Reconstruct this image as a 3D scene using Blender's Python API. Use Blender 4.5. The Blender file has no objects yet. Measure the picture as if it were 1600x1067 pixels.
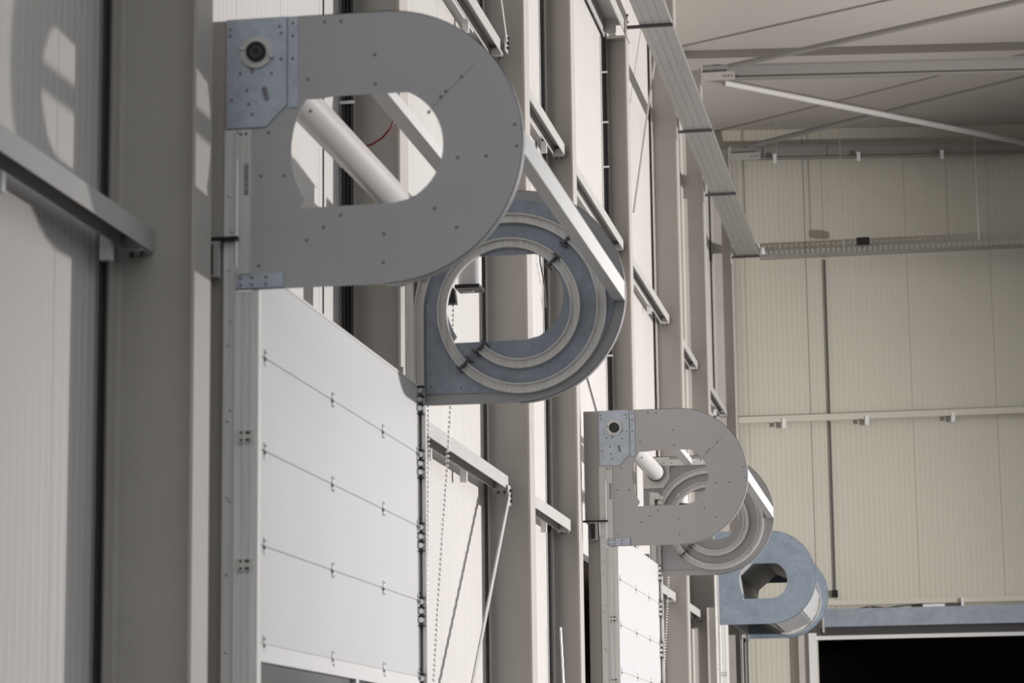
import bpy, math, random
from mathutils import Vector, Matrix
from mathutils.geometry import tessellate_polygon
random.seed(7)
S = bpy.context.scene
COL = S.collection
# ------------------------------------------------------------------ camera
cd = bpy.data.cameras.new('camera')
cam = bpy.data.objects.new('camera', cd); COL.objects.link(cam); S.camera = cam
cd.sensor_width = 36.0; cd.lens = 90.0; cd.clip_end = 300
R = Matrix(((0.98539198, 0.04159774, 0.16514319),
            (0.16986087, -0.17034619, -0.97063354),
            (-0.01224465, 0.98450587, -0.17492359)))
cam.matrix_world = Matrix.Translation((0, 0, 1.6)) @ R.to_4x4()
cd.dof.use_dof = True; cd.dof.focus_distance = 27.0; cd.dof.aperture_fstop = 3.0
# ------------------------------------------------------------------ light
w = bpy.data.worlds.new('world'); S.world = w; w.use_nodes = True
bg = w.node_tree.nodes['Background']
wn = w.node_tree
_tc = wn.nodes.new('ShaderNodeTexCoord'); _sx = wn.nodes.new('ShaderNodeSeparateXYZ'); _rp = wn.nodes.new('ShaderNodeValToRGB')
wn.links.new(_tc.outputs['Generated'], _sx.inputs[0]); wn.links.new(_sx.outputs['Z'], _rp.inputs[0]); wn.links.new(_rp.outputs[0], bg.inputs[0])
_rp.color_ramp.elements[0].position = 0.0; _rp.color_ramp.elements[0].color = (0.06, 0.06, 0.062, 1)
_rp.color_ramp.elements[1].position = 0.12; _rp.color_ramp.elements[1].color = (0.96, 0.98, 1.0, 1)
bg.inputs[1].default_value = 0.74
ld = bpy.data.lights.new('floodlight', 'SPOT'); ld.energy = 25500; ld.color = (1.0, 0.965, 0.94)
ld.spot_size = math.radians(98); ld.spot_blend = 0.5; ld.shadow_soft_size = 0.3
lo = bpy.data.objects.new('floodlight', ld); COL.objects.link(lo)
lo.location = (18.5, 32, 4.5)
lo.rotation_euler = (Vector((-4.0, 32.4, 4.0)) - lo.location).to_track_quat('-Z', 'Y').to_euler()
vs = S.view_settings
vs.view_transform = 'Standard'; vs.look = 'None'; vs.gamma = 1; vs.exposure = 0.0; vs.use_curve_mapping = False
S.cycles.max_bounces = 6; S.cycles.diffuse_bounces = 2; S.cycles.use_denoising = True

# ------------------------------------------------------------------ materials
def mat(name, col, rough=0.5, metal=0.0, noise=None, spec=0.5, trans=0.0, emis=None, bump=None, stretch=(1, 1, 1)):
    m = bpy.data.materials.new(name); m.use_nodes = True
    nt = m.node_tree; b = nt.nodes['Principled BSDF']
    b.inputs['Base Color'].default_value = (*col, 1); b.inputs['Roughness'].default_value = rough
    b.inputs['Metallic'].default_value = metal; b.inputs['Specular IOR Level'].default_value = spec
    b.inputs['Transmission Weight'].default_value = trans
    if noise or bump:
        tc = nt.nodes.new('ShaderNodeTexCoord'); mp = nt.nodes.new('ShaderNodeMapping')
        mp.inputs['Scale'].default_value = stretch
        nt.links.new(tc.outputs['Object'], mp.inputs[0])
    if noise:
        kind, scale, amt = noise[:3]
        if kind == 'spangle':
            t = nt.nodes.new('ShaderNodeTexVoronoi'); out = t.outputs['Color']
            n2 = nt.nodes.new('ShaderNodeTexNoise'); n2.inputs['Scale'].default_value = scale * 0.35; n2.inputs['Detail'].default_value = 5
            nt.links.new(mp.outputs[0], n2.inputs[0])
        else:
            t = nt.nodes.new('ShaderNodeTexNoise'); t.inputs['Detail'].default_value = 4; out = t.outputs['Fac']; n2 = None
        t.inputs['Scale'].default_value = scale
        nt.links.new(mp.outputs[0], t.inputs[0])
        r = nt.nodes.new('ShaderNodeValToRGB')
        r.color_ramp.elements[0].position = 0.3; r.color_ramp.elements[1].position = 0.72
        r.color_ramp.elements[0].color = (*[c * (1 - amt) for c in col], 1)
        r.color_ramp.elements[1].color = (*[min(1, c * (1 + amt)) for c in col], 1)
        if n2:
            mx = nt.nodes.new('ShaderNodeMix'); mx.data_type = 'FLOAT'; mx.inputs[0].default_value = 0.72
            bw = nt.nodes.new('ShaderNodeRGBToBW'); nt.links.new(out, bw.inputs[0])
            nt.links.new(bw.outputs[0], mx.inputs[2]); nt.links.new(n2.outputs['Fac'], mx.inputs[3])
            out = mx.outputs[0]
        nt.links.new(out, r.inputs[0]); nt.links.new(r.outputs[0], b.inputs['Base Color'])
    if bump:
        t2 = nt.nodes.new('ShaderNodeTexNoise'); t2.inputs['Scale'].default_value = bump[0]; t2.inputs['Detail'].default_value = 3
        nt.links.new(mp.outputs[0], t2.inputs[0])
        bp = nt.nodes.new('ShaderNodeBump'); bp.inputs['Strength'].default_value = bump[1]; bp.inputs['Distance'].default_value = 0.01
        nt.links.new(t2.outputs['Fac'], bp.inputs['Height']); nt.links.new(bp.outputs[0], b.inputs['Normal'])
    return m
MP = mat('panel_white', (0.665, 0.64, 0.62), 0.5, noise=('noise', 0.7, 0.03))
ME = mat('panel_end', (0.63, 0.60, 0.515), 0.6, noise=('noise', 0.5, 0.03))
MC = mat('column_paint', (0.54, 0.51, 0.475), 0.5, noise=('noise', 1.3, 0.05), spec=0.3)
MG = mat('girt_paint', (0.56, 0.545, 0.53), 0.5, noise=('noise', 2, 0.05), spec=0.3)
MCE = mat('ceiling_sheet', (0.55, 0.515, 0.475), 0.7)
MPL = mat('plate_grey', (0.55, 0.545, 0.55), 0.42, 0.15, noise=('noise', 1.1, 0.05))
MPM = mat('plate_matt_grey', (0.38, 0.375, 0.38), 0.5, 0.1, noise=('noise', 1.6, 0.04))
MGV = mat('galvanised', (0.56, 0.62, 0.71), 0.36, 0.4, noise=('spangle', 26, 0.12))
MLN = mat('galvanised_dull', (0.30, 0.335, 0.39), 0.45, 0.35, noise=('spangle', 18, 0.16))
MGB = mat('galvanised_blotched', (0.27, 0.325, 0.39), 0.42, 0.3, noise=('spangle', 14, 0.14))
MAL = mat('aluminium', (0.78, 0.76, 0.73), 0.32, 0.15, noise=('noise', 3, 0.12), stretch=(18, 18, 0.6))
MAT = mat('aluminium_tube', (0.82, 0.80, 0.79), 0.33, 0.2, noise=('noise', 2, 0.03))
MLF = mat('leaf_grey', (0.66, 0.66, 0.665), 0.45, noise=('noise', 0.8, 0.02))
MWH = mat('white_trim', (0.82, 0.81, 0.81), 0.4)
MBK = mat('black_plastic', (0.012, 0.011, 0.013), 0.4)
MDK = mat('dark_steel', (0.09, 0.085, 0.09), 0.45, 0.3)
MRV = mat('rivet_grey', (0.27, 0.27, 0.29), 0.35, 0.4)
MZN = mat('zinc_bolt', (0.75, 0.75, 0.75), 0.25, 0.9)
MTR = mat('tray_zinc', (0.42, 0.42, 0.41), 0.45, 0.5, noise=('noise', 90, 0.3))
MFL = mat('concrete_floor', (0.035, 0.034, 0.032), 0.7, noise=('noise', 1.5, 0.1))
MRD = mat('red_wire', (0.25, 0.012, 0.02), 0.4)
MYD = mat('yard_brown', (0.70, 0.61, 0.50), 0.9, noise=('noise', 1.2, 0.2))
MNT = mat('painted_dark_interior', (0.012, 0.012, 0.013), 0.9)  # near-black colour stands in for the darkness of the room beyond
MGL = mat('pane_plastic', (0.92, 0.92, 0.90), 0.1, trans=1.0, spec=0.2)
MAG = mat('guide_aluminium', (0.90, 0.885, 0.86), 0.3, 0.0, noise=('noise', 3, 0.10), stretch=(26, 26, 0.5))
MHD = mat('header_zinc', (0.36, 0.40, 0.46), 0.4, 0.3, noise=('spangle', 12, 0.1))
MHG = mat('gusset_paint', (0.42, 0.40, 0.38), 0.5)
MBA = mat('bar_aluminium', (0.84, 0.83, 0.82), 0.42, 0.25)
MZF = mat('flange_zinc', (0.70, 0.70, 0.69), 0.3, 0.5)
MBR = mat('shaded_tube_paint', (0.29, 0.28, 0.265), 0.5)  # shade on the dim tubes put into the colour; roof beams share it
MST = mat('sticker_grey', (0.36, 0.35, 0.36), 0.6, noise=('noise', 60, 0.5))
MCH = mat('chain_white', (0.93, 0.93, 0.92), 0.25, 0.7)

# ------------------------------------------------------------------ mesh helpers
class MB:
    def __init__(s): s.v = []; s.f = []; s.sm = []
    def add(s, vs_, fs, smooth=False):
        n = len(s.v); s.v += [tuple(p) for p in vs_]; s.f += [tuple(i + n for i in f) for f in fs]; s.sm += [smooth] * len(fs); return s
    def box(s, x0, x1, y0, y1, z0, z1):
        return s.add([(x0,y0,z0),(x1,y0,z0),(x1,y1,z0),(x0,y1,z0),(x0,y0,z1),(x1,y0,z1),(x1,y1,z1),(x0,y1,z1)],
                     [(0,3,2,1),(4,5,6,7),(0,1,5,4),(1,2,6,5),(2,3,7,6),(3,0,4,7)])
    def cyl(s, p0, p1, r, n=20, r2=None, caps=True):
        p0 = Vector(p0); p1 = Vector(p1); d = (p1 - p0).normalized(); r2 = r if r2 is None else r2
        a = d.orthogonal().normalized(); b = d.cross(a)
        c = [(math.cos(2*math.pi*i/n), math.sin(2*math.pi*i/n)) for i in range(n)]
        V = [p0 + a*x*r + b*y*r for x, y in c] + [p1 + a*x*r2 + b*y*r2 for x, y in c]
        s.add(V, [(i, (i+1) % n, n+(i+1) % n, n+i) for i in range(n)], True)
        if caps: s.add(V, [tuple(range(n))[::-1], tuple(range(n, 2*n))])
        return s
    def ring(s, c, r0, r1, y0, y1, n=32):          # annulus about a Y axis
        V = []
        for y in (y0, y1):
            for r in (r0, r1):
                V += [(c[0] + r*math.cos(2*math.pi*i/n), y, c[1] + r*math.sin(2*math.pi*i/n)) for i in range(n)]
        F = []
        for i in range(n):
            j = (i+1) % n
            F += [(i, j, n+j, n+i), (2*n+i, 3*n+i, 3*n+j, 2*n+j), (n+i, n+j, 3*n+j, 3*n+i), (i, 2*n+i, 2*n+j, j)]
        return s.add(V, F)
    def prism(s, outer, y0, y1, hole=None, axis='y'):   # outline in (a,z), extruded along y (or x)
        loops = [outer] + ([hole] if hole else [])
        pts = [p for l in loops for p in l]
        tri = tessellate_polygon([[Vector((a, b, 0)) for a, b in l] for l in loops])
        n = len(pts)
        P = (lambda a, z, t: (a, t, z)) if axis == 'y' else (lambda a, z, t: (t, a, z))
        V = [P(a, z, y0) for a, z in pts] + [P(a, z, y1) for a, z in pts]
        F = [tuple(t) for t in tri] + [tuple(n+i for i in t[::-1]) for t in tri]
        k = 0
        for l in loops:
            m_ = len(l)
            F += [(k+i, k+(i+1) % m_, n+k+(i+1) % m_, n+k+i) for i in range(m_)]; k += m_
        return s.add(V, F)
    def sweep(s, path, prof, up=None, closed=True, smooth=False):  # path in 3D, prof [(side, up)]
        path = [Vector(p) for p in path]; n = len(prof); V = []
        for i, p in enumerate(path):
            t = (path[min(i+1, len(path)-1)] - path[max(i-1, 0)]).normalized()
            u = Vector(up) if up else Vector((0, 0, 1))
            sd = t.cross(u).normalized(); uu = sd.cross(t).normalized() if not up else u
            V += [p + sd*a + uu*b for a, b in prof]
        F = []
        for i in range(len(path)-1):
            for j in range(n if closed else n-1):
                k = (j+1) % n
                F.append((i*n+j, i*n+k, (i+1)*n+k, (i+1)*n+j))
        s.add(V, F, smooth)
        if closed: s.add(V, [tuple(range(n))[::-1], tuple(range((len(path)-1)*n, len(path)*n))])
        return s
    def tube(s, path, r, n=8):
        return s.sweep(path, [(r*math.cos(2*math.pi*i/n), r*math.sin(2*math.pi*i/n)) for i in range(n)], up=None, smooth=True)
    def dome(s, c, r, dirn=(0, -1, 0), h=None):
        c = Vector(c); d = Vector(dirn).normalized(); h = h or r*0.5
        a = d.orthogonal().normalized(); b = d.cross(a); n = 8; V = []
        for q, k in ((1, 0), (0.75, 0.7)):
            V += [c + (a*math.cos(6.2832*i/n) + b*math.sin(6.2832*i/n))*r*q + d*h*k for i in range(n)]
        V.append(c + d*h)
        return s.add(V, [(i, (i+1) % n, n+(i+1) % n, n+i) for i in range(n)] + [(n+i, n+(i+1) % n, 2*n) for i in range(n)], True)
    def build(s, name, m, parent=None, bevel=0):
        me = bpy.data.meshes.new(name)
        org = Vector((0, 0, 0))
        if parent is None and s.v:
            xs = [p[0] for p in s.v]; ys = [p[1] for p in s.v]; zs = [p[2] for p in s.v]
            org = Vector(((min(xs)+max(xs))/2, (min(ys)+max(ys))/2, min(zs)))
        elif parent is not None:
            q = parent
            while q is not None: org += q.location; q = q.parent
        me.from_pydata([tuple(Vector(p) - org) for p in s.v], [], s.f)
        me.polygons.foreach_set('use_smooth', s.sm)
        me.materials.append(m); me.update()
        import bmesh
        b = bmesh.new(); b.from_mesh(me); bmesh.ops.recalc_face_normals(b, faces=b.faces); b.to_mesh(me); b.free()
        o = bpy.data.objects.new(name, me); COL.objects.link(o)
        if parent is None: o.location = org
        else: o.parent = parent
        if bevel:
            bm_ = o.modifiers.new('bevel', 'BEVEL'); bm_.width = bevel; bm_.segments = 2; bm_.limit_method = 'ANGLE'
        return o
def tag(o, label, cat, group=None):
    o['label'] = label; o['category'] = cat; o['kind'] = 'thing'
    if group: o['group'] = group
    return o
def struct(o): o['kind'] = 'structure'; return o
def empty(name, loc):
    o = bpy.data.objects.new(name, None); COL.objects.link(o); o.location = loc; o.empty_display_size = .2; return o
def B(name, m, parent, *boxes, **k):
    b = MB()
    for x in boxes: b.box(*x)
    return b.build(name, m, parent, **k)

_dome = {}
def dots(name, m, parent, pts, r, dirn=(0, -1, 0)):
    key = (round(r, 4), dirn, m.name)
    if key not in _dome:
        me = bpy.data.meshes.new(name); b = MB(); b.dome((0, 0, 0), r, dirn)
        me.from_pydata(b.v, [], b.f); me.polygons.foreach_set('use_smooth', b.sm); me.materials.append(m); _dome[key] = me
    org = Vector((0, 0, 0)); q = parent
    while q is not None: org += q.location; q = q.parent
    for p in pts:
        o = bpy.data.objects.new(name, _dome[key]); COL.objects.link(o); o.parent = parent; o.location = Vector(p) - org
def bolts(name, m, parent, pts, r, d, l):
    for p in pts:
        b = MB(); p = Vector(p); b.cyl(p, p + Vector(d)*l, r, 6); b.build(name, m, parent)

# ------------------------------------------------------------------ setting
YE = 49.6                      # end wall
XW = -4.40                     # inner face of the left wall
DOORS = [(13.4, 17.8), (28.65, 32.8), (42.7, 46.8)]
def ribs(a0, a1, pitch=0.1, d=0.003, joint=1.1, off=0.0, jd=.003):
    """fluted panel profile: list of (position, depth)"""
    out = []; a = a0
    while a < a1 - 1e-4:
        k = round((a - off) / pitch)
        if k % round(joint/pitch) == 0: out += [(a, 0), (a+.003, jd), (a+.006, jd), (a+.009, 0)]
        out += [(a+.05, 0), (a+.06, d), (a+.088, d), (a+.098, 0)]
        a += pitch
    out.append((a1, 0)); return out
mb = MB()
def wall_piece(y0, y1, z0, z1):
    P = ribs(y0, y1); V = [(XW - d, y, z0) for y, d in P] + [(XW - d, y, z1) for y, d in P]; n = len(P)
    mb.add(V, [(i, i+1, n+i+1, n+i) for i in range(n-1)])
    mb.box(XW-.16, XW-.03, y0, y1, z0, z1)
prev = 6.0
for a, b_ in DOORS:
    wall_piece(prev, a+.1, 0, 14.9); wall_piece(a+.1, b_-.1, 4.42, 14.9); prev = b_-.1
wall_piece(prev, YE, 0, 14.9)
struct(mb.build('wall_left', MP))
mb = MB()
def end_piece(x0, x1, z0, z1):
    P = ribs(x0, x1, 0.1, .0018, 1.6, off=-2.2, jd=.008); V = [(x, YE + d, z0) for x, d in P] + [(x, YE + d, z1) for x, d in P]; n = len(P)
    mb.add(V, [(i, i+1, n+i+1, n+i) for i in range(n-1)])
    mb.box(x0, x1, YE+.03, YE+.16, z0, z1)
end_piece(-4.56, -2.6, 0, 14.9); end_piece(-2.6, 3.4, 4.48, 14.9)
struct(mb.build('wall_end', ME))
struct(B('floor', MFL, None, (-4.56, 60, -40, YE, -.1, 0)))
zr = lambda x: 14.62 - .035*(x+3.9)
mb = MB()
V = []
for x in (-4.56, 7.0): V += [(x, 6, zr(x)), (x, YE+.2, zr(x)), (x, YE+.2, zr(x)+.12), (x, 6, zr(x)+.12)]
mb.add(V, [(0,1,2,3),(4,7,6,5),(0,4,5,1),(1,5,6,2),(2,6,7,3),(3,7,4,0)])
struct(mb.build('ceiling', MCE))
# closed yard and room shells added behind the openings to block world light
struct(B('wall_yard_light_block', MYD, None, (-9.2, -9.0, 6, 62, -.1, 6), (-9, -4.57, 6, 6.1, -.1, 6), (-9, -4.57, 61.9, 62, -.1, 6),
         (-9.2, -4.57, 6, 62, 6, 6.1), (-9.2, -4.57, 6, 62, -.1, 0), (-4.66, -4.57, YE+.17, 62, 0, 6)))
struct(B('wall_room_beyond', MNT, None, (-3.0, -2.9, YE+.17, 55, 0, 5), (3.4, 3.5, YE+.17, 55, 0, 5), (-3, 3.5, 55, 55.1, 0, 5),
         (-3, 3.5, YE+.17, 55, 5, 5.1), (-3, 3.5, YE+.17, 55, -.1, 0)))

# ------------------------------------------------------------------ columns
COLS = [(12.81, -3.88, 'left of the nearest roll door'),
        (18.3, -3.95, 'seen through the opening of the nearest side plate'),
        (24.15, -3.95, 'with the lower diagonal brace bolted to it'),
        (28.15, -4.06, 'directly before the second roll door'),
        (33.4, -4.06, 'carrying the eaves beam on top'),
        (38.95, -3.96, 'second from the end wall before the last roll door'),
        (43.35, -3.96, 'rising behind the upper part of the last roll door'),
        (49.1, -3.96, 'in the corner against the end wall')]
def column(y0, xh, label):
    h = 11.76 if abs(y0-33.4) < .1 else 14.15
    b = MB(); t = .018
    b.box(xh-t, xh, y0, y0+.30, 0, h)
    b.box(-4.365, -4.365+t, y0, y0+.30, 0, h)
    b.box(-4.365+t, xh-t, y0+.145, y0+.157, 0, h)
    for yy in (0,):                                  # root fillets between web and flanges
        for xx, sg in ((xh-t, -1), (-4.365+t, 1)):
            b.add([(xx, y0+.125, 0), (xx+sg*.02, y0+.145, 0), (xx, y0+.145, 0), (xx, y0+.125, h), (xx+sg*.02, y0+.145, h), (xx, y0+.145, h)],
                  [(0,1,4,3), (0,2,1), (3,4,5)])
    o = empty('steel_column', (-4.15, y0+.15, 0))
    tag(o, 'beige painted steel H-section column ' + label, 'column', 'steel columns along the left wall')
    b.build('shaft', MC, o)
    B('base_plate', MC, o, (-4.38, xh+.03, y0-.03, y0+.33, 0, .025))
    return o
for c in COLS: column(*c)

# ------------------------------------------------------------------ girts on the left wall
def bolt(b, c, r=.014, d=(0, -1, 0), l=.02):
    c = Vector(c); d = Vector(d); b.cyl(c, c + d*l, r, 6)
def girt(y0, y1, z, label, clips, xin=-4.28, xout=-4.15, h=.125, endplate=True):
    o = empty('wall_girt', (-4.21, (y0+y1)/2, z))
    tag(o, label, 'steel beam', 'girts between the columns of the left wall')
    b = MB()
    b.box(xout-.009, xout, y0, y1, z, z+h); b.box(xin, xin+.009, y0, y1, z, z+h)
    b.box(xin+.009, xout-.009, y0, y1, z+h*.86-.004, z+h*.86+.004)
    b.build('beam', MG, o)
    if endplate:
        B('end_plate', MG, o, (xin-.005, xout-.01, y1-.16, y1-.152, z-.02, z+h*.5-.005), (xin+.01, xout-.012, y1-.15, y1-.002, z-.008, z+.001))
        bolts('bolt', MDK, o, [(xx, y1-.07, z-.008) for xx in (-4.25, -4.19)], .012, (0, 0, -1), .03)
    for yc in clips:
        B('panel_clip', MWH, o, (xin-.055, xin+.006, yc-.02, yc+.03, z-.10, z+.03))
    return o
L1, L2 = 4.50, 8.81
girt(8.0, 12.945, L1, 'lower grey steel girt at left edge, running into the nearest column', [11.05, 12.62])
girt(18.6, 24.15, L1, 'lower grey steel girt beyond the nearest door, meeting the diagonal brace', [21.0, 22.6])
girt(24.45, 28.2, L1, 'lower steel girt between braced column and the second roll door', [27.2])
girt(33.7, 39.0, L1, 'lower steel girt just beyond the second roll door behind its chain', [36])
girt(39.25, 43.4, L1, 'lower steel girt before the last roll door', [41])
girt(18.6, 24.15, L2, 'upper steel girt above the nearest side plate, at top of photo', [22.9])
girt(24.45, 28.25, L2, 'upper steel girt right of the large front side plate', [27.6])
girt(28.45, 33.5, L2, 'upper steel girt above the second side plate of the nearest door', [33.2])
girt(33.7, 39.05, L2, 'upper steel girt third from the end wall', [35.5, 37.6])
girt(39.25, 43.45, L2, 'upper steel girt second from the end wall', [])
girt(43.65, 49.15, L2, 'upper steel girt nearest the end wall, above the second roll door', [48.3])

# eaves beam high over the fifth column
o = empty('eaves_beam', (-4.15, 30, 11.8))
tag(o, 'deep steel eaves beam ending over a column, left of the cable tray', 'steel beam')
b = MB(); b.box(-4.07, -4.055, 28.5, 33.62, 11.787, 12.12); b.box(-4.36, -4.345, 28.5, 33.62, 11.787, 12.12); b.box(-4.345, -4.07, 28.5, 33.62, 12.0, 12.015)
b.build('beam', MG, o)
B('cap_plate', MC, o, (-4.37, -4.04, 33.38, 33.72, 11.762, 11.785))
B('rib_plate', MG, o, (-4.345, -4.18, 33.30, 33.315, 11.8, 12.1))
bolts('bolt', MDK, o, [(-4.055, 33.5, zz) for zz in (12.0, 12.1)], .014, (1, 0, 0), .025)

# ------------------------------------------------------------------ braces
def bar(name, p0, p1, wy, wx, label, m=MG, cat='brace', group=None, ends=True):
    b = MB(); b.sweep([p0, p1], [(-wx/2, -wy/2), (wx/2, -wy/2), (wx/2, wy/2), (-wx/2, wy/2)])
    o = empty(name, tuple(p1)); tag(o, label, cat, group)
    b.build('bar', m, o)
    if ends:
        p = Vector(p0); g = MB(); g.box(p.x-.012, p.x-.004, p.y-.06, p.y+.10, p.z-.10, p.z+.09); g.build('gusset', m, o)
        bolts('bolt', MDK, o, [(p.x-.004, p.y+.02, p.z-.06+.05*k) for k in range(3)], .015, (1, 0, 0), .03)
    return o
bar('diagonal_brace', (-4.125, 24.0, 4.44), (-4.125, 19.5, .26), .07, .012, 'pale flat diagonal brace bar falling from the lower girt towards the floor')
bar('diagonal_brace', (-4.10, 24.0, 8.93), (-4.10, 20.5, 12.9), .07, .012, 'diagonal brace bar rising from the upper girt at top of photo')
def rod(p0, p1, r, label, name='bracing_rod', m=MC, group='thin bracing rods on the left wall', cat='rod'):
    return tag(MB().cyl(p0, p1, r, 10).build(name, m), label, cat, group)
tag(MB().tube([(-4.36, 27.42, 8.80), (-4.36, 27.44, 8.2), (-4.36, 27.56, 7.45), (-4.36, 27.85, 7.25), (-4.36, 27.92, 7.0)], .009).build('wire_stay', MDK), 'thin steep wire stay on the wall, seen through the opening of the spiral railed plate', 'wire')
rod((-4.385, 30.1, 7.22), (-4.385, 34.0, 5.75), .009, 'thin wire stay on the wall just above the second roll door', m=MDK)
rod((-4.12, 34.4, 9.55), (-4.12, 39.0, 14.1), .016, 'thin bracing rod rising right beside the cable tray')

# ------------------------------------------------------------------ vertical cable runs with clips
def cable_run(x, y, z0, z1, clips, label, w_=.05):
    o = empty('cable_run', (x, y, z0)); tag(o, label, 'cable', 'black cable runs beside the columns')
    b = MB()
    for k in range(3): b.cyl((x-w_*.4+k*w_*.4, y+.012*(k % 2), z0), (x-w_*.4+k*w_*.4, y+.012*(k % 2), z1), w_*.21, 8)
    b.build('cable', MBK, o)
    for z in clips: B('cable_clip', MWH, o, (x-w_*.75, x+w_*.8, y-.03, y-.018, z-.012, z+.012))
    return o
cable_run(-4.335, 18.22, 4.6, 14.0, [6.76, 6.27, 7.6], 'thick black cable run beside the column behind the nearest door', .075)
cable_run(-4.345, 33.3, 4.6, 11.75, [11.25, 10.55, 9.93, 7.35, 6.6], 'black cable run with white clips beside the column below the eaves beam', .05)
cable_run(-4.37, 28.0, 0.1, 14.0, [], 'thin dark cable run left of the column before the second door', .035)
cable_run(-4.36, 12.74, 0.1, 14.0, [], 'dark cable run in the gap left of the nearest column', .04)
# thin pole leaning by the column
tag(MB().cyl((-4.12, 27.9, 0), (-4.245, 27.9, 3.42), .012, 8).build('slim_rod', MZN), 'slim pale rod leaning before the second door column, bottom of photo', 'rod')

# ------------------------------------------------------------------ spiral roll doors
CX_, CZ_, RO = -2.98, 5.14, 0.775
def arc(cx, cz, r, a0, a1, n, rz=None):
    rz = rz or r
    return [(cx + r*math.cos(math.radians(a0+(a1-a0)*i/n)), cz + rz*math.sin(math.radians(a0+(a1-a0)*i/n))) for i in range(n+1)]
OUT = [(-3.88, 5.915)] + arc(CX_, CZ_, RO, 90, -90, 48) + [(-3.81, 4.365), (-3.81, 5.25), (-3.88, 5.25)]
def d_hole(dz=0, k=1.0, dx=0):
    # D-shaped hand hole: flat top and bottom, a wide left arc and a tighter right arc
    pts = [(-3.27, 5.44), (-2.85, 5.44)] + arc(-2.985, 5.135, .335, 62, -62, 20) + [(-2.93, 4.815), (-3.46, 4.812)] + \
          [(-2.975 - .535*math.cos(t), 5.14 + .535*math.sin(t)) for t in [math.radians(-32 + i*(32+33)/14) for i in range(15)]] + [(-3.36, 5.43)]
    cx, cz = -3.07, 5.12
    return [(cx + (x-cx)*k + dx, cz + (z-cz)*k + dz) for x, z in pts]
def spiral_path():
    P = [(-3.70, z) for z in (4.3, 4.6, 4.9)]
    P += arc(-3.035, 5.04, .665, 180, 0, 36)                  # first turn, upper half
    P += arc(-2.95, 5.04, .58, 0, -180, 32)[1:]               # first turn, lower half
    P += arc(-3.045, 5.04, .485, 180, 0, 28)[1:]
    P += arc(-2.96, 5.04, .40, 0, -138, 22)[1:]
    return P
SP = spiral_path()
RIV = [(-3.033, 5.665), (-3.03, 5.496), (-3.415, 5.547), (-3.40, 5.363), (-3.64, 5.254), (-3.682, 5.007), (-3.55, 5.003), (-2.569, 5.051),
       (-2.411, 5.053), (-2.70, 4.773), (-2.579, 4.661), (-2.984, 4.644), (-2.988, 4.485), (-3.228, 4.76), (-3.324, 4.698), (-3.42, 4.63),
       (-2.543, 5.508), (-2.632, 5.431), (-2.661, 5.403), (-2.729, 5.318), (-3.32, 5.873), (-3.225, 5.87), (-3.69, 4.50), (-2.25, 5.22), (-2.24, 5.1)]
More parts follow.
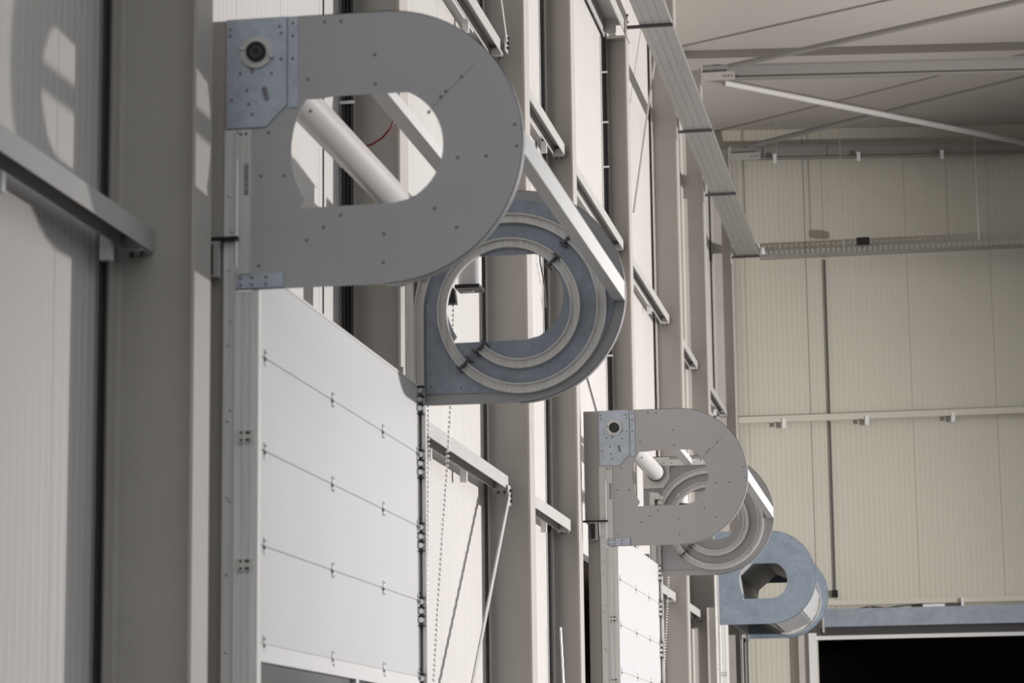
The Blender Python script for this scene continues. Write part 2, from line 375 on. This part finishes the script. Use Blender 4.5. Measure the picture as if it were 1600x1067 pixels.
def side_plate(root, y, front, style, rails=True):
    """pan-shaped side plate at depth y; its fittings face the camera. front: outer face (bearing side) or inner face (rail side)"""
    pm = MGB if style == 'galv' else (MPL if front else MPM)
    b = MB()
    hole = d_hole(-.05, .93) if style == 'galv' else d_hole()
    b.prism(OUT, y, y+.006, hole)
    rim = [(x, z) for x, z in OUT[:50]]                        # folded rim round top, nose and bottom
    s_ = 1 if front else 1
    rim3 = [(x, y, z) for x, z in rim]
    V = []
    for x, z in rim:
        dx, dz = (x-CX_), (z-CZ_); l = math.hypot(dx, dz) if x > CX_ else abs(dz); ux, uz = ((dx/l, dz/l) if x > CX_ else (0, dz/l))
        V += [(x, y, z), (x, y+.07, z), (x-ux*.004, y+.07, z-uz*.004), (x-ux*.004, y, z-uz*.004)]
    n = len(rim)
    b.add(V, [(4*i+k, 4*i+(k+1) % 4, 4*i+4+(k+1) % 4, 4*i+4+k) for i in range(n-1) for k in range(4)])
    p = b.build('side_plate', pm, root)
    if style == 'galv': p['label'] = 'blotchy bluish galvanised side plate'
    if front and style != 'galv':
        c = (-3.705, 5.715)
        bp = MB(); bp.prism([(-3.88, 5.915), (-3.535, 5.915), (-3.535, 5.405), (-3.655, 5.285), (-3.88, 5.285)], y-.012, y-.002)
        q = bp.build('bearing_plate', MGV, p); q['label'] = 'shiny bluish zinc bearing plate'
        rr = MB(); rr.ring(c, .056, .092, y-.026, y-.012, 36)
        for a in (165, 250, 340): rr.dome((c[0]+.086*math.cos(math.radians(a)), y-.026, c[1]+.086*math.sin(math.radians(a))), .016)
        rr.build('bearing_flange', MZF, p)
        rr = MB(); rr.ring(c, .036, .057, y-.042, y-.012, 32).ring(c, .0, .020, y-.036, y-.02, 20); rr.build('bearing_seal', MBK, p)
        rr = MB(); rr.ring(c, .020, .037, y-.037, y-.012, 28); rr.build('bearing_ring', MDK, p)
        st = MB(); st.box(-3.525, -3.472, y-.008, y, 5.39, 5.91); q = st.build('reinforcing_strip', MGV, p)
        st = MB(); st.box(-3.812, -3.738, y-.012, y-.001, 4.455, 5.275); st.build('cover_strip', MAL, p)
        st = MB(); st.box(-3.775, -3.75, y-.014, y-.012, 4.90, 5.08); st.build('sticker', MST, p)
        st = MB(); st.box(-3.815, -3.55, y-.02, y-.001, 4.372, 4.448); st.build('lower_bracket', MGV, p)
        sl = MB()                                             # curved slot with bolts
        for k, (x, z) in enumerate([(-3.66, 5.50), (-3.655, 5.475), (-3.648, 5.45)]): sl.cyl((x, y-.013, z), (x, y-.022, z), .015, 12)
        sl.build('slot_bolt', MRV, p)
        dots('rivet', MRV, p, [(x, y, z) for x, z in RIV], .0105)
        dots('rivet', MRV, p, [(x, y-.012, z) for x, z in [(-3.86, 5.86), (-3.86, 5.82), (-3.575, 5.86), (-3.565, 5.82), (-3.565, 5.67), (-3.80, 5.60), (-3.73, 5.605), (-3.62, 5.59), (-3.76, 5.50), (-3.75, 5.42), (-3.73, 5.36), (-3.85, 5.45)]], .010)
        dots('rivet', MRV, p, [(x, y-.008, z) for x, z in [(-3.5, 5.875), (-3.5, 5.80), (-3.5, 5.67)]], .010)
        dots('rivet', MRV, p, [(x, y-.02, z) for x in (-3.79, -3.725, -3.645) for z in (4.39, 4.43)] + [(-3.795, y-.012, 5.25), (-3.765, y-.012, 5.25)], .010)
        sm = MB(); sm.sweep([(-2.735, y-.001, 5.315), (-2.47, y-.001, 5.58)], [(-.002, -.0008), (.002, -.0008), (.002, .0008), (-.002, .0008)]); sm.build('sheet_seam', MPM, p)
    if not front:
        ln = MB()
        LO = [(-3.655, 5.80)] + arc(-2.98, 5.14, .70, 95, -90, 40) + [(-3.655, 4.445)]
        LO = [(-3.655, 5.62), (-3.45, 5.79)] + arc(-2.98, 5.14, .70, 95, -90, 40) + [(-3.655, 4.445)]
        ln.prism(LO, y-.010, y-.002, hole)
        q = ln.build('liner', MPM if style == 'dull' else (MGB if style == 'galv' else MLN), p); q['label'] = 'dull bluish galvanised inner liner' if style == 'blue' else 'grey inner liner'
        rl = MB()
        # U-shaped rail: base and two lips towards the leaf
        pts = [(x, y-.010, z) for x, z in SP]
        prof = [(-.034, 0), (.034, 0), (.034, .045), (.026, .045), (.026, .012), (-.026, .012), (-.026, .045), (-.034, .045)]
        rl.sweep(pts, [(a, -b_) for a, b_ in prof], up=(0, 1, 0))
        rl.build('spiral_rail', MAL, p)
        def clamp(cx, cz, r, ang):
            jn = MB()
            a = math.radians(ang); ux, uz = math.cos(a), math.sin(a)
            P0 = (cx+(r-.05)*ux, y-.045, cz+(r-.05)*uz); P1 = (cx+(r+.05)*ux, y-.045, cz+(r+.05)*uz)
            jn.sweep([P0, P1], [(-.008, -.025), (.008, -.025), (.008, .02), (-.008, .02)], up=(0, 1, 0))
            jn.cyl(P0, P1, .006, 6)
            for P in (P0, P1): jn.sweep([(P[0]-.03*uz, P[1], P[2]+.03*ux), (P[0]+.03*uz, P[1], P[2]-.03*ux)], [(-.008, -.02), (.008, -.02), (.008, .02), (-.008, .02)], up=(0, 1, 0))
            if style != 'galv': jn.build('rail_joint', MDK, p)
        clamp(-3.035, 5.02, .665, 50); clamp(-3.045, 5.01, .485, 48); clamp(-2.95, 5.05, .58, -136); clamp(-2.96, 5.035, .40, -137)
        if style != 'galv':
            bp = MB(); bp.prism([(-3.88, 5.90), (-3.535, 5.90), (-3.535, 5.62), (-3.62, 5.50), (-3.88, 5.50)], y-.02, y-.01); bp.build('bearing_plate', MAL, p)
            B('stiffener', MAL, p, (-3.66, -3.05, y-.05, y-.012, 5.785, 5.865))
            lt = MB(); lt.box(-3.79, -3.73, y-.10, y-.02, 5.28, 5.44); lt.cyl((-3.70, y-.10, 5.39), (-3.70, y-.02, 5.39), .045, 14); lt.cyl((-3.66, y-.08, 5.31), (-3.66, y-.02, 5.31), .03, 12)
            lt.sweep([(-3.76, y-.09, 5.40), (-3.62, y-.09, 5.36)], [(-.02, -.012), (.02, -.012), (.02, .012), (-.02, .012)], up=(0, 1, 0)); lt.build('latch', MAL, p)
            dots('rivet', MRV, p, [(x, y-.050, z) for x, z in [(-3.60, 5.82), (-3.5, 5.82), (-3.2, 5.82)]] + [(x, y-.010, z) for x, z in [(-3.62, 4.50), (-3.62, 5.30), (-3.4, 4.48)]] + [(x, y, z) for x, z in [(-3.76, 4.42), (-3.69, 4.42), (-3.69, 4.39)]], .009)
    return p
def guide(root, y, near, style):
    b = MB()
    top = 5.28 if near else 4.42
    if near:                                                  # flat face towards the camera with fine steps
        b.box(-3.892, -3.824, y-.002, y+.05, 0, 5.28)
        b.box(-3.822, -3.800, y-.006, y+.05, 0, 4.36); b.box(-3.800, -3.775, y-.001, y+.05, 0, 4.36); b.box(-3.775, -3.752, y-.007, y+.05, 0, 4.36)
        b.box(-3.752, -3.735, y-.002, y+.05, 0, 4.36); b.box(-3.735, -3.688, y-.010, y+.05, 0, 4.36)
        g = b.build('guide_rail', MAG, root)
        B('edge_bead', MWH, g, (-3.826, -3.818, y-.014, y, 0, 5.27))
        for z in (3.55, 2.85):
            B('joint_plate', MAL, g, (-3.80, -3.71, y-.016, y-.004, z-.035, z+.035))
        dots('screw', MDK, g, [(-3.75+dx, y-.016, z+dz) for z in (3.55, 2.85) for dx in (-.03, .0, .012) for dz in (-.02, .02)], .009)
        dots('bolt', MZN, g, [(-3.86, y-.003, 4.9-.42*k) for k in range(10)] + [(-3.845, y-.003, 4.7-.5*k) for k in range(4)], .010)
    else:
        b.box(-3.79, -3.735, y-.03, y+.05, 0, 5.3); b.box(-3.72, -3.66, y+.01, y+.03, 0, 4.3); b.box(-3.675, -3.655, y-.05, y+.02, 0, 4.3); b.box(-3.735, -3.722, y-.05, y+.01, 0, 4.3)
        g = b.build('guide_rail', MAL, root)
        B('gap_shade_strip', MBK, g, (-3.752, -3.722, y-.04, y-.032, 0, 4.38))  # black strip added to darken the gap between leaf and guide
        B('edge_bead', MWH, g, (-3.655, -3.648, y-.05, y-.02, 0, 4.36))
    return g
SEAMS = [4.49, 4.01, 3.49, 2.965, 2.43]
def leaf(root, y0, y1, detail):
    y0 += .05; y1 -= .06
    x0, x1 = -3.745, -3.70
    zs = SEAMS
    for i in range(4):
        sec = MB(); sec.box(x0, x1, y0, y1-.05, zs[i+1]+.0025, zs[i]-.0015)
        s_ = sec.build('leaf_section', MLF, root, bevel=.003)
        B('end_cap', MWH, s_, (x0-.002, x1+.006, y1-.05, y1, zs[i+1]+.06, zs[i]-.03))
        B('joint_seal', MST, s_, (x0+.01, x1-.006, y0, y1-.05, zs[i+1]-.0015, zs[i+1]+.0025))
        if i == 0: B('top_edge', MWH, s_, (x0-.02, x1+.004, y0, y1, zs[i]-.002, zs[i]+.012))
    for z in (2.43, 1.93, 1.42, .92):                         # glazed sections below
        f = MB(); f.box(x0, x1+.004, y0, y1, z-.095, z); f.box(x0, x1+.004, y0, y0+.05, z-.5, z-.095); f.box(x0, x1+.004, y1-.05, y1, z-.5, z-.095)
        n = 2; 
        for k in range(1, n): yc = y0+(y1-y0)*k/n + .2; f.box(x0, x1+.003, yc-.035, yc+.035, z-.5, z-.095)
        fr = f.build('window_frame', MWH, root)
        B('pane', MGL, fr, (-3.726, -3.722, y0+.05, y1-.05, z-.5, z-.095))
    B('bottom_bar', MWH, root, (x0-.01, x1+.01, y0, y1, .02, .42))
    ysp = [y0+.12, y0+(y1-y0)*.395, y0+(y1-y0)*.725, y1-.07]
    for z in zs[1:]:
        for k, yy in enumerate(ysp):
            w_ = .022 if 0 < k < 3 else .014
            hp = MB(); hp.box(x1, x1+.007, yy-w_, yy+w_, z-.045, z+.05); h_ = hp.build('hinge', MWH, root, bevel=.002)
            dots('screw', MRV, h_, [(x1+.007, yy+dy, z+dz) for dz in ((.038, -.036) if 0 < k < 3 else (.03,)) for dy in (-.013, .011)], .0075, (1, 0, 0))
            B('knuckle', MRV, h_, (x1, x1+.014, yy-w_-.008, yy-w_+.006, z-.018, z+.002))
def rollers(root, y):
    for z in [4.47] + SEAMS[1:] + [1.9]:
        b = MB(); b.box(-3.74, -3.703, y-.14, y-.07, z-.17, z+.03)
        for dz in (.025, -.045, -.105, -.17): b.box(-3.705, -3.655, y-.12, y-.06, z+dz-.008, z+dz)
        b.box(-3.765, -3.735, y-.16, y-.12, z-.10, z-.06)
        o = b.build('roller_bracket', MBK, root)
        for dz in (-.010, -.075, -.137): MB().cyl((-3.680, y-.125, z+dz), (-3.680, y-.065, z+dz), .0185, 14).build('roller', MZN, o)
def spiral_door(y0, y1, style, label):
    root = empty('spiral_door', (-3.5, (y0+y1)/2, 0)); tag(root, label, 'door', 'spiral roll doors along the left wall')
    side_plate(root, y0, True, style); side_plate(root, y1, False, 'galv' if style == 'galv' else ('blue' if style == 'blue' else 'dull'))
    guide(root, y0, True, style); guide(root, y1-.03, False, style)
    # frame posts carrying the guides
    B('frame_post', MC, root, (-4.035, -3.905, y0+.05, y0+.17, 0, 4.66)); B('frame_post', MC, root, (-4.035, -3.83, y1+.02, y1+.14, 0, 4.66))
    if style != 'galv':
        q = B('post_head', MC, root, (-4.06, -3.882, y0+.006, y0+.2, 4.66, 5.915))
        B('stop_angle', MBK, root, (-4.08, -3.80, y0-.05, y0+.02, 4.645, 4.662), (-3.99, -3.94, y0-.035, y0+.01, 4.46, 4.63))
        B('stop_bracket', MG, root, (-4.04, -3.905, y0-.04, y0+.01, 4.625, 4.645), (-3.94, -3.912, y0-.045, y0+.01, 4.44, 4.63), (-3.99, -3.94, y0-.04, y0+.01, 4.44, 4.452))
        ye = 18.95 if y0 < 20 else y1-.06
        t = MB().cyl((-3.705, y0+.03, 5.70), (-3.705, y1-.06, 5.70), .105, 40).build('drive_tube', MAT, root)
        c = MB(); c.ring((-3.705, 5.70), .104, .118, y1-.12, y1-.06, 40); c.build('end_ring', MDK, t)
        # drive unit on the far side
        d = MB().cyl((-3.462, y1+.70, 5.365), (-3.462, y1+.70, 5.88), .088, 32).build('drive_unit', MWH, root)
        q = B('base_cover', MBK, d, (-3.56, -3.37, y1+.59, y1+.81, 5.335, 5.365), bevel=.006); q['label'] = 'black plastic end cover'
        B('label_plate', MG, d, (-3.52, -3.44, y1+.70, y1+.76, 5.330, 5.335))
        B('mounting_arm', MDK, root, (-3.74, -3.54, y1+.66, y1+.74, 5.62, 5.78), (-3.74, -3.70, y1+.01, y1+.66, 5.62, 5.78))
        for zt in (5.87,):
            cb = MB(); cb.box(-3.345, -3.24, y0+.006, y1-.006, 5.80, 5.875); cb.build('cross_bar', MBA, root)
        cb = MB(); cb.box(-2.285, -2.208, y0+.006, y1-.006, 5.07, 5.205); cb.build('cross_bar', MBA, root)
        leaf(root, y0, y1, True); rollers(root, y1)
    else:
        # open door: the leaf sections are rolled up along the spiral
        L = [0]
        for a, b_ in zip(SP, SP[1:]): L.append(L[-1] + math.dist(a, b_))
        def at(s):
            for i in range(len(L)-1):
                if L[i+1] >= s: f = (s-L[i])/(L[i+1]-L[i]); return (SP[i][0]+(SP[i+1][0]-SP[i][0])*f, SP[i][1]+(SP[i+1][1]-SP[i][1])*f)
            return SP[-1]
        s0 = .15; k = 0
        while s0 + .52 < L[-1]:
            a = at(s0); c = at(s0+.50)
            b = MB(); b.sweep([(a[0], (y0+y1)/2, a[1]), (c[0], (y0+y1)/2, c[1])], [(-.018, -(y1-y0)/2+.1), (.018, -(y1-y0)/2+.1), (.018, (y1-y0)/2-.1), (-.018, (y1-y0)/2-.1)], up=(0, 1, 0))
            b.build('leaf_section', MLF, root); s0 += .52; k += 1
        MB().cyl((-3.705, y0+.03, 5.66), (-3.705, y1-.06, 5.66), .09, 32).build('drive_tube', MAT, root)
    return root
spiral_door(13.4, 17.8, 'blue', 'nearest spiral roll door, closed, with large grey D-shaped side plates')
spiral_door(28.65, 32.8, 'dull', 'second spiral roll door, closed, medium-sized grey D-shaped side plates in mid distance')
spiral_door(42.7, 46.8, 'galv', 'farthest spiral roll door, open, with blotchy bluish galvanised side plates')

# hand chains
def chain(pts, label, pitch=.036, r=.013):
    b = MB(); P = [Vector(p) for p in pts]; k = 0
    for a, c in zip(P, P[1:]):
        n = max(1, int((c-a).length/pitch))
        for i in range(n):
            q = a.lerp(c, i/n); V = []
            for z_, rr in ((-1, .0), (-.6, .8), (0, 1), (.6, .8), (1, .0)):
                if rr == 0: V.append(q+Vector((0, 0, z_*r))); continue
                V += [q + Vector((math.cos(1.0472*j)*r*rr, math.sin(1.0472*j)*r*rr, z_*r)) for j in range(6)]
            F = [(0, 1+j, 1+(j+1) % 6) for j in range(6)]
            for l in (0, 1): F += [(1+6*l+j, 1+6*l+(j+1) % 6, 7+6*l+(j+1) % 6, 7+6*l+j) for j in range(6)]
            F += [(13+j, 19, 13+(j+1) % 6) for j in range(6)]
            b.add(V, F, True)
    return tag(b.build('hand_chain', MCH), label, 'chain', 'white hand chains of the roll doors')
def pair(dy, label):
    chain([(x*1.0135, y+.25, 1.6+(z-1.6)*1.0135) for x, y, z in [(-3.59, 18.5+dy, 5.225), (-3.61, 18.5+dy, 4.6), (-3.656, 18.5+dy, 3.91), (-3.693, 18.5+dy, 3.44), (-3.731, 18.5+dy, 2.92), (-3.77, 18.5+dy, 2.3), (-3.79, 18.5+dy, 1.6), (-3.80, 18.5+dy, 1.2),
           (-3.82, 18.5+dy, 1.55), (-3.825, 18.5+dy, 2.4), (-3.80, 18.5+dy, 3.44), (-3.788, 18.5+dy, 4.4), (-3.76, 18.5+dy, 5.225)]], label)
pair(0, 'white bead hand chain looping down beside the nearest roll door')
pair(14.95, 'white bead hand chain hanging beside the second roll door')
for dy, lb in ((0, 'nearest'), (14.95, 'second')):
    b = MB(); b.prism([(-3.86, 5.285), (-3.61, 5.285), (-3.625, 5.40), (-3.67, 5.44), (-3.79, 5.44), (-3.85, 5.38)], 18.71+dy, 18.79+dy)
    tag(b.build('chain_wheel_cover', MBK), 'black chain wheel cover above the hand chain of the %s roll door' % lb, 'cover')
# red wire behind the nearest plate
tag(MB().tube([(-4.22, 18.3, 6.44), (-4.16, 18.29, 6.45), (-4.08, 18.27, 6.49), (-4.02, 18.26, 6.55), (-3.985, 18.26, 6.62), (-3.98, 18.27, 6.68)], .008).build('red_wire', MRD), 'thin red wire on the column seen through the nearest side plate opening', 'wire')

# ------------------------------------------------------------------ cable trays
def tray_mesh(a0, a1, wx, axis):
    b = MB()
    return b
TZ = 11.88
o = empty('cable_tray', (-3.635, 38, TZ)); tag(o, 'long perforated zinc cable tray running high along the left wall', 'cable tray', 'cable trays')
b = MB()
x0, x1 = -3.85, -3.42
b.box(x0, x1, 29.5, 48.75, TZ, TZ+.003)
for k in range(3): b.box(x0+.09+.11*k, x0+.10+.11*k, 29.5, 48.75, TZ-.004, TZ)
b.build('tray_floor', MTR, o)
B('side_rail', MTR, o, (x0-.003, x0, 29.5, 48.75, TZ, TZ+.085), (x0-.003, x0+.012, 29.5, 48.75, TZ+.08, TZ+.085)); B('side_rail', MTR, o, (x1, x1+.003, 29.5, 48.75, TZ, TZ+.085), (x1-.012, x1+.003, 29.5, 48.75, TZ+.08, TZ+.085))
cb = MB()
for k in range(5): cb.cyl((-3.80+.07*k, 29.5, TZ+.022), (-3.80+.07*k, 48.7, TZ+.022), .016, 8)
cb.build('cable', MDK, o)
b = MB()
for k in range(6): b.box(x0+.07*k+.01, x0+.07*k+.05, 35.2, 35.5, TZ-.003, TZ)
b.build('joint_plate', MTR, o)
for yy, xw, wh in ((33.25, -4.04, 'beside the eaves beam'), (38.95, -3.953, 'at the middle of the tray'), (43.35, -3.953, 'at the third column from the end'), (48.7, -3.953, 'at the corner with the end wall')):
    t = empty('tray_bracket', (xw, yy, TZ)); tag(t, 'dark steel cantilever bracket under the cable tray ' + wh, 'bracket', 'cable tray brackets')
    B('arm', MDK, t, (xw, -3.40, yy, yy+.04, TZ-.045, TZ-.005)); B('wall_plate', MC, t, (xw-.005, xw+.015, yy-.05, yy+.1, TZ-.15, TZ+.06))
o = empty('cable_tray', (0, 49.1, TZ)); tag(o, 'zinc cable tray crossing the end wall at mid height of photo', 'cable tray', 'cable trays')
b = MB(); b.box(-3.42, 3.2, 48.85, 49.25, TZ, TZ+.002)
for k in range(66): b.box(-3.4+.1*k, -3.35+.1*k, 48.846, 48.85, TZ+.01, TZ+.075)
b.build('tray_floor', MTR, o)
B('side_rail', MTR, o, (-3.42, 3.2, 48.85, 48.853, TZ, TZ+.012), (-3.42, 3.2, 48.85, 48.853, TZ+.07, TZ+.085)); B('side_rail', MTR, o, (-3.42, 3.2, 49.25, 49.253, TZ, TZ+.085))
MB().cyl((-3.4, 49.0, TZ+.12), (3.2, 49.0, TZ+.12), .022, 8).build('cable', MG, o)
for x, z0, wh in ((-3.03, TZ, 'leftmost of the three'), (-1.79, TZ, 'middle of the three'), (.80, TZ, 'rightmost of the three')):
    tag(MB().cyl((x, 49.05, z0), (x, 49.05, zr(x)), .008, 8).build('hanger_rod', MZN), 'thin threaded hanger rod carrying the end wall tray, %s' % wh, 'rod', 'tray hanger rods')
tag(B('junction_box', MBK, None, (-1.53, -1.28, 48.80, 48.92, TZ+.14, TZ+.27)), 'small black junction box on the end wall cable tray', 'box')
tag(MB().cyl((-3.345, 48.78, TZ+.02), (-3.345, 48.78, TZ+.15), .055, 14, .035).cyl((-3.40, 48.8, TZ+.14), (-3.43, 48.8, TZ+.24), .022, 8).build('sensor', MWH), 'small white sensor cap at the corner of the cable trays', 'sensor')

# ------------------------------------------------------------------ roof steel
def roof_beam(y, label, zt=0):
    b = MB(); V = []
    for x in (-3.95, 6.0):
        z = zr(x) - .42 + zt
        V.append([(x, y, z-.26), (x, y+.16, z-.26), (x, y+.16, z-.245), (x, y+.085, z-.245), (x, y+.085, z-.015), (x, y+.16, z-.015), (x, y+.16, z), (x, y, z), (x, y, z-.015), (x, y+.075, z-.015), (x, y+.075, z-.245), (x, y, z-.245)])
    n = 12; b.add(V[0]+V[1], [(i, (i+1) % n, n+(i+1) % n, n+i) for i in range(n)] + [tuple(range(n)), tuple(range(n, 2*n))])
    o = empty('roof_beam', (-3.95, y, 13.9)); tag(o, label, 'steel beam', 'roof beams across the hall')
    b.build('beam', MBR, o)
    g = MB(); g.box(-3.955, -3.93, y-.02, y+.18, 13.85, 14.2); g.box(-3.93, -3.36, y-.012, y-.002, 13.90, 14.05); g.build('gusset', MHG, o)
    bolts('bolt', MZN, o, [(x, y-.012, 13.95) for x in (-3.5, -3.44, -3.38)], .02, (0, -1, 0), .03)
    return o
roof_beam(43.35, 'steel roof beam crossing the upper right of photo in front of the ceiling')
roof_beam(49.2, 'steel roof beam along the top of the end wall')
def rtube(p0, p1, r, label, m=None):
    return tag(MB().cyl(p0, p1, r, 20).build('roof_brace_tube', m or MG), label, 'brace', 'tubular roof braces')
rtube((-3.60, 43.9, 14.0), (2.25, 49.12, 13.80), .055, 'bright tubular roof brace falling to the right edge of photo')
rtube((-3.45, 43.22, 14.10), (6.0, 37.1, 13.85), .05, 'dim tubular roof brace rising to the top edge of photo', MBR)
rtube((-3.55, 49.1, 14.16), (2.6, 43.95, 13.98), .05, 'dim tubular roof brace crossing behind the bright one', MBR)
# secondary sheeting rail line and darker rooflight strip
# ------------------------------------------------------------------ end wall fittings
def end_girt(z, h, label, clips, y=49.42):
    o = empty('end_wall_girt', (0, y, z)); tag(o, label, 'steel beam', 'girts across the end wall')
    b = MB(); b.box(-3.95, 3.3, y-.01, y, z, z+h); b.box(-3.95, 3.3, y+.1, y+.11, z, z+h); b.box(-3.95, 3.3, y, y+.1, z+h/2-.004, z+h/2+.004); b.build('beam', ME, o)
    for x in clips: B('panel_clip', MWH, o, (x-.035, x+.035, y-.03, y-.012, z-.12, z+.06), (x-.035, x+.035, y+.07, y+.10, z-.12, z+.03))
    return o
end_girt(8.70, .12, 'beige girt crossing the middle of the end wall with three white clips', [-3.07, -1.47, .17])
end_girt(5.12, .10, 'low beige girt across the end wall above the dark doorway', [])
for x, lb in ((-3.07, 'leftmost of the three'), (-1.44, 'middle of the three'), (.17, 'rightmost of the three')):
    tag(B('panel_clip', MWH, None, (x-.035, x+.035, 49.15, 49.19, 13.80-.03*(x+3), 13.98-.03*(x+3))), 'small white clip hanging from the roof beam at the end wall, %s' % lb, 'clip', 'white clips under the roof beam')
o = empty('drop_cable', (-2.2, 49.55, 5.25)); tag(o, 'dark cable dropping down the end wall to a small black box', 'cable')
MB().cyl((-2.2, 49.57, 5.4), (-2.19, 49.57, 11.9), .017, 8).build('cable', MDK, o)
B('socket_box', MBK, o, (-2.26, -2.15, 49.50, 49.59, 5.28, 5.42))
tag(MB().tube([(-2.35, 49.5, 5.03), (-2.1, 49.5, 5.0), (-1.8, 49.5, 5.03), (-1.5, 49.5, 5.09), (-1.2, 49.5, 5.05), (-.9, 49.5, 5.09), (-.55, 49.5, 5.11), (-.2, 49.5, 5.09)], .009).build('loose_cable', MDK), 'loose dark cable sagging above the end wall door cover', 'cable')
o = empty('motion_sensor', (-.2, 49.4, 5.05)); tag(o, 'white angled sensor arm above the end wall door cover', 'sensor')
B('arm', MWH, o, (-.55, -.12, 49.40, 49.46, 5.05, 5.10)); B('hook', MWH, o, (.17, .22, 49.34, 49.40, 5.05, 5.20)); B('head', MDK, o, (-.12, .17, 49.38, 49.47, 5.045, 5.105))
# spiral roll door cover over the dark doorway
o = empty('door_header', (.4, 49.3, 4.6)); tag(o, 'long bluish galvanised header over the dark doorway in the end wall', 'header')
b = MB(); b.prism([(49.22, 4.70), (49.22, 5.04), (49.40, 5.04), (49.46, 4.95), (49.46, 4.70)], -2.42, 3.3, axis='x'); b.build('cover', MHD, o)
B('end_cap', MC, o, (-2.45, -2.42, 49.2, 49.48, 4.60, 5.05))
B('door_track', MDK, o, (-2.5, 3.3, 49.46, 49.58, 4.56, 4.70))
struct(B('trim_1', MWH, None, (-2.73, -2.58, 49.38, 49.58, 0, 4.60), (-2.58, 3.3, 49.42, 49.58, 4.47, 4.54)))
struct(B('trim_2', MC, None, (-2.93, -2.74, 49.45, 49.58, 0, 4.98)))
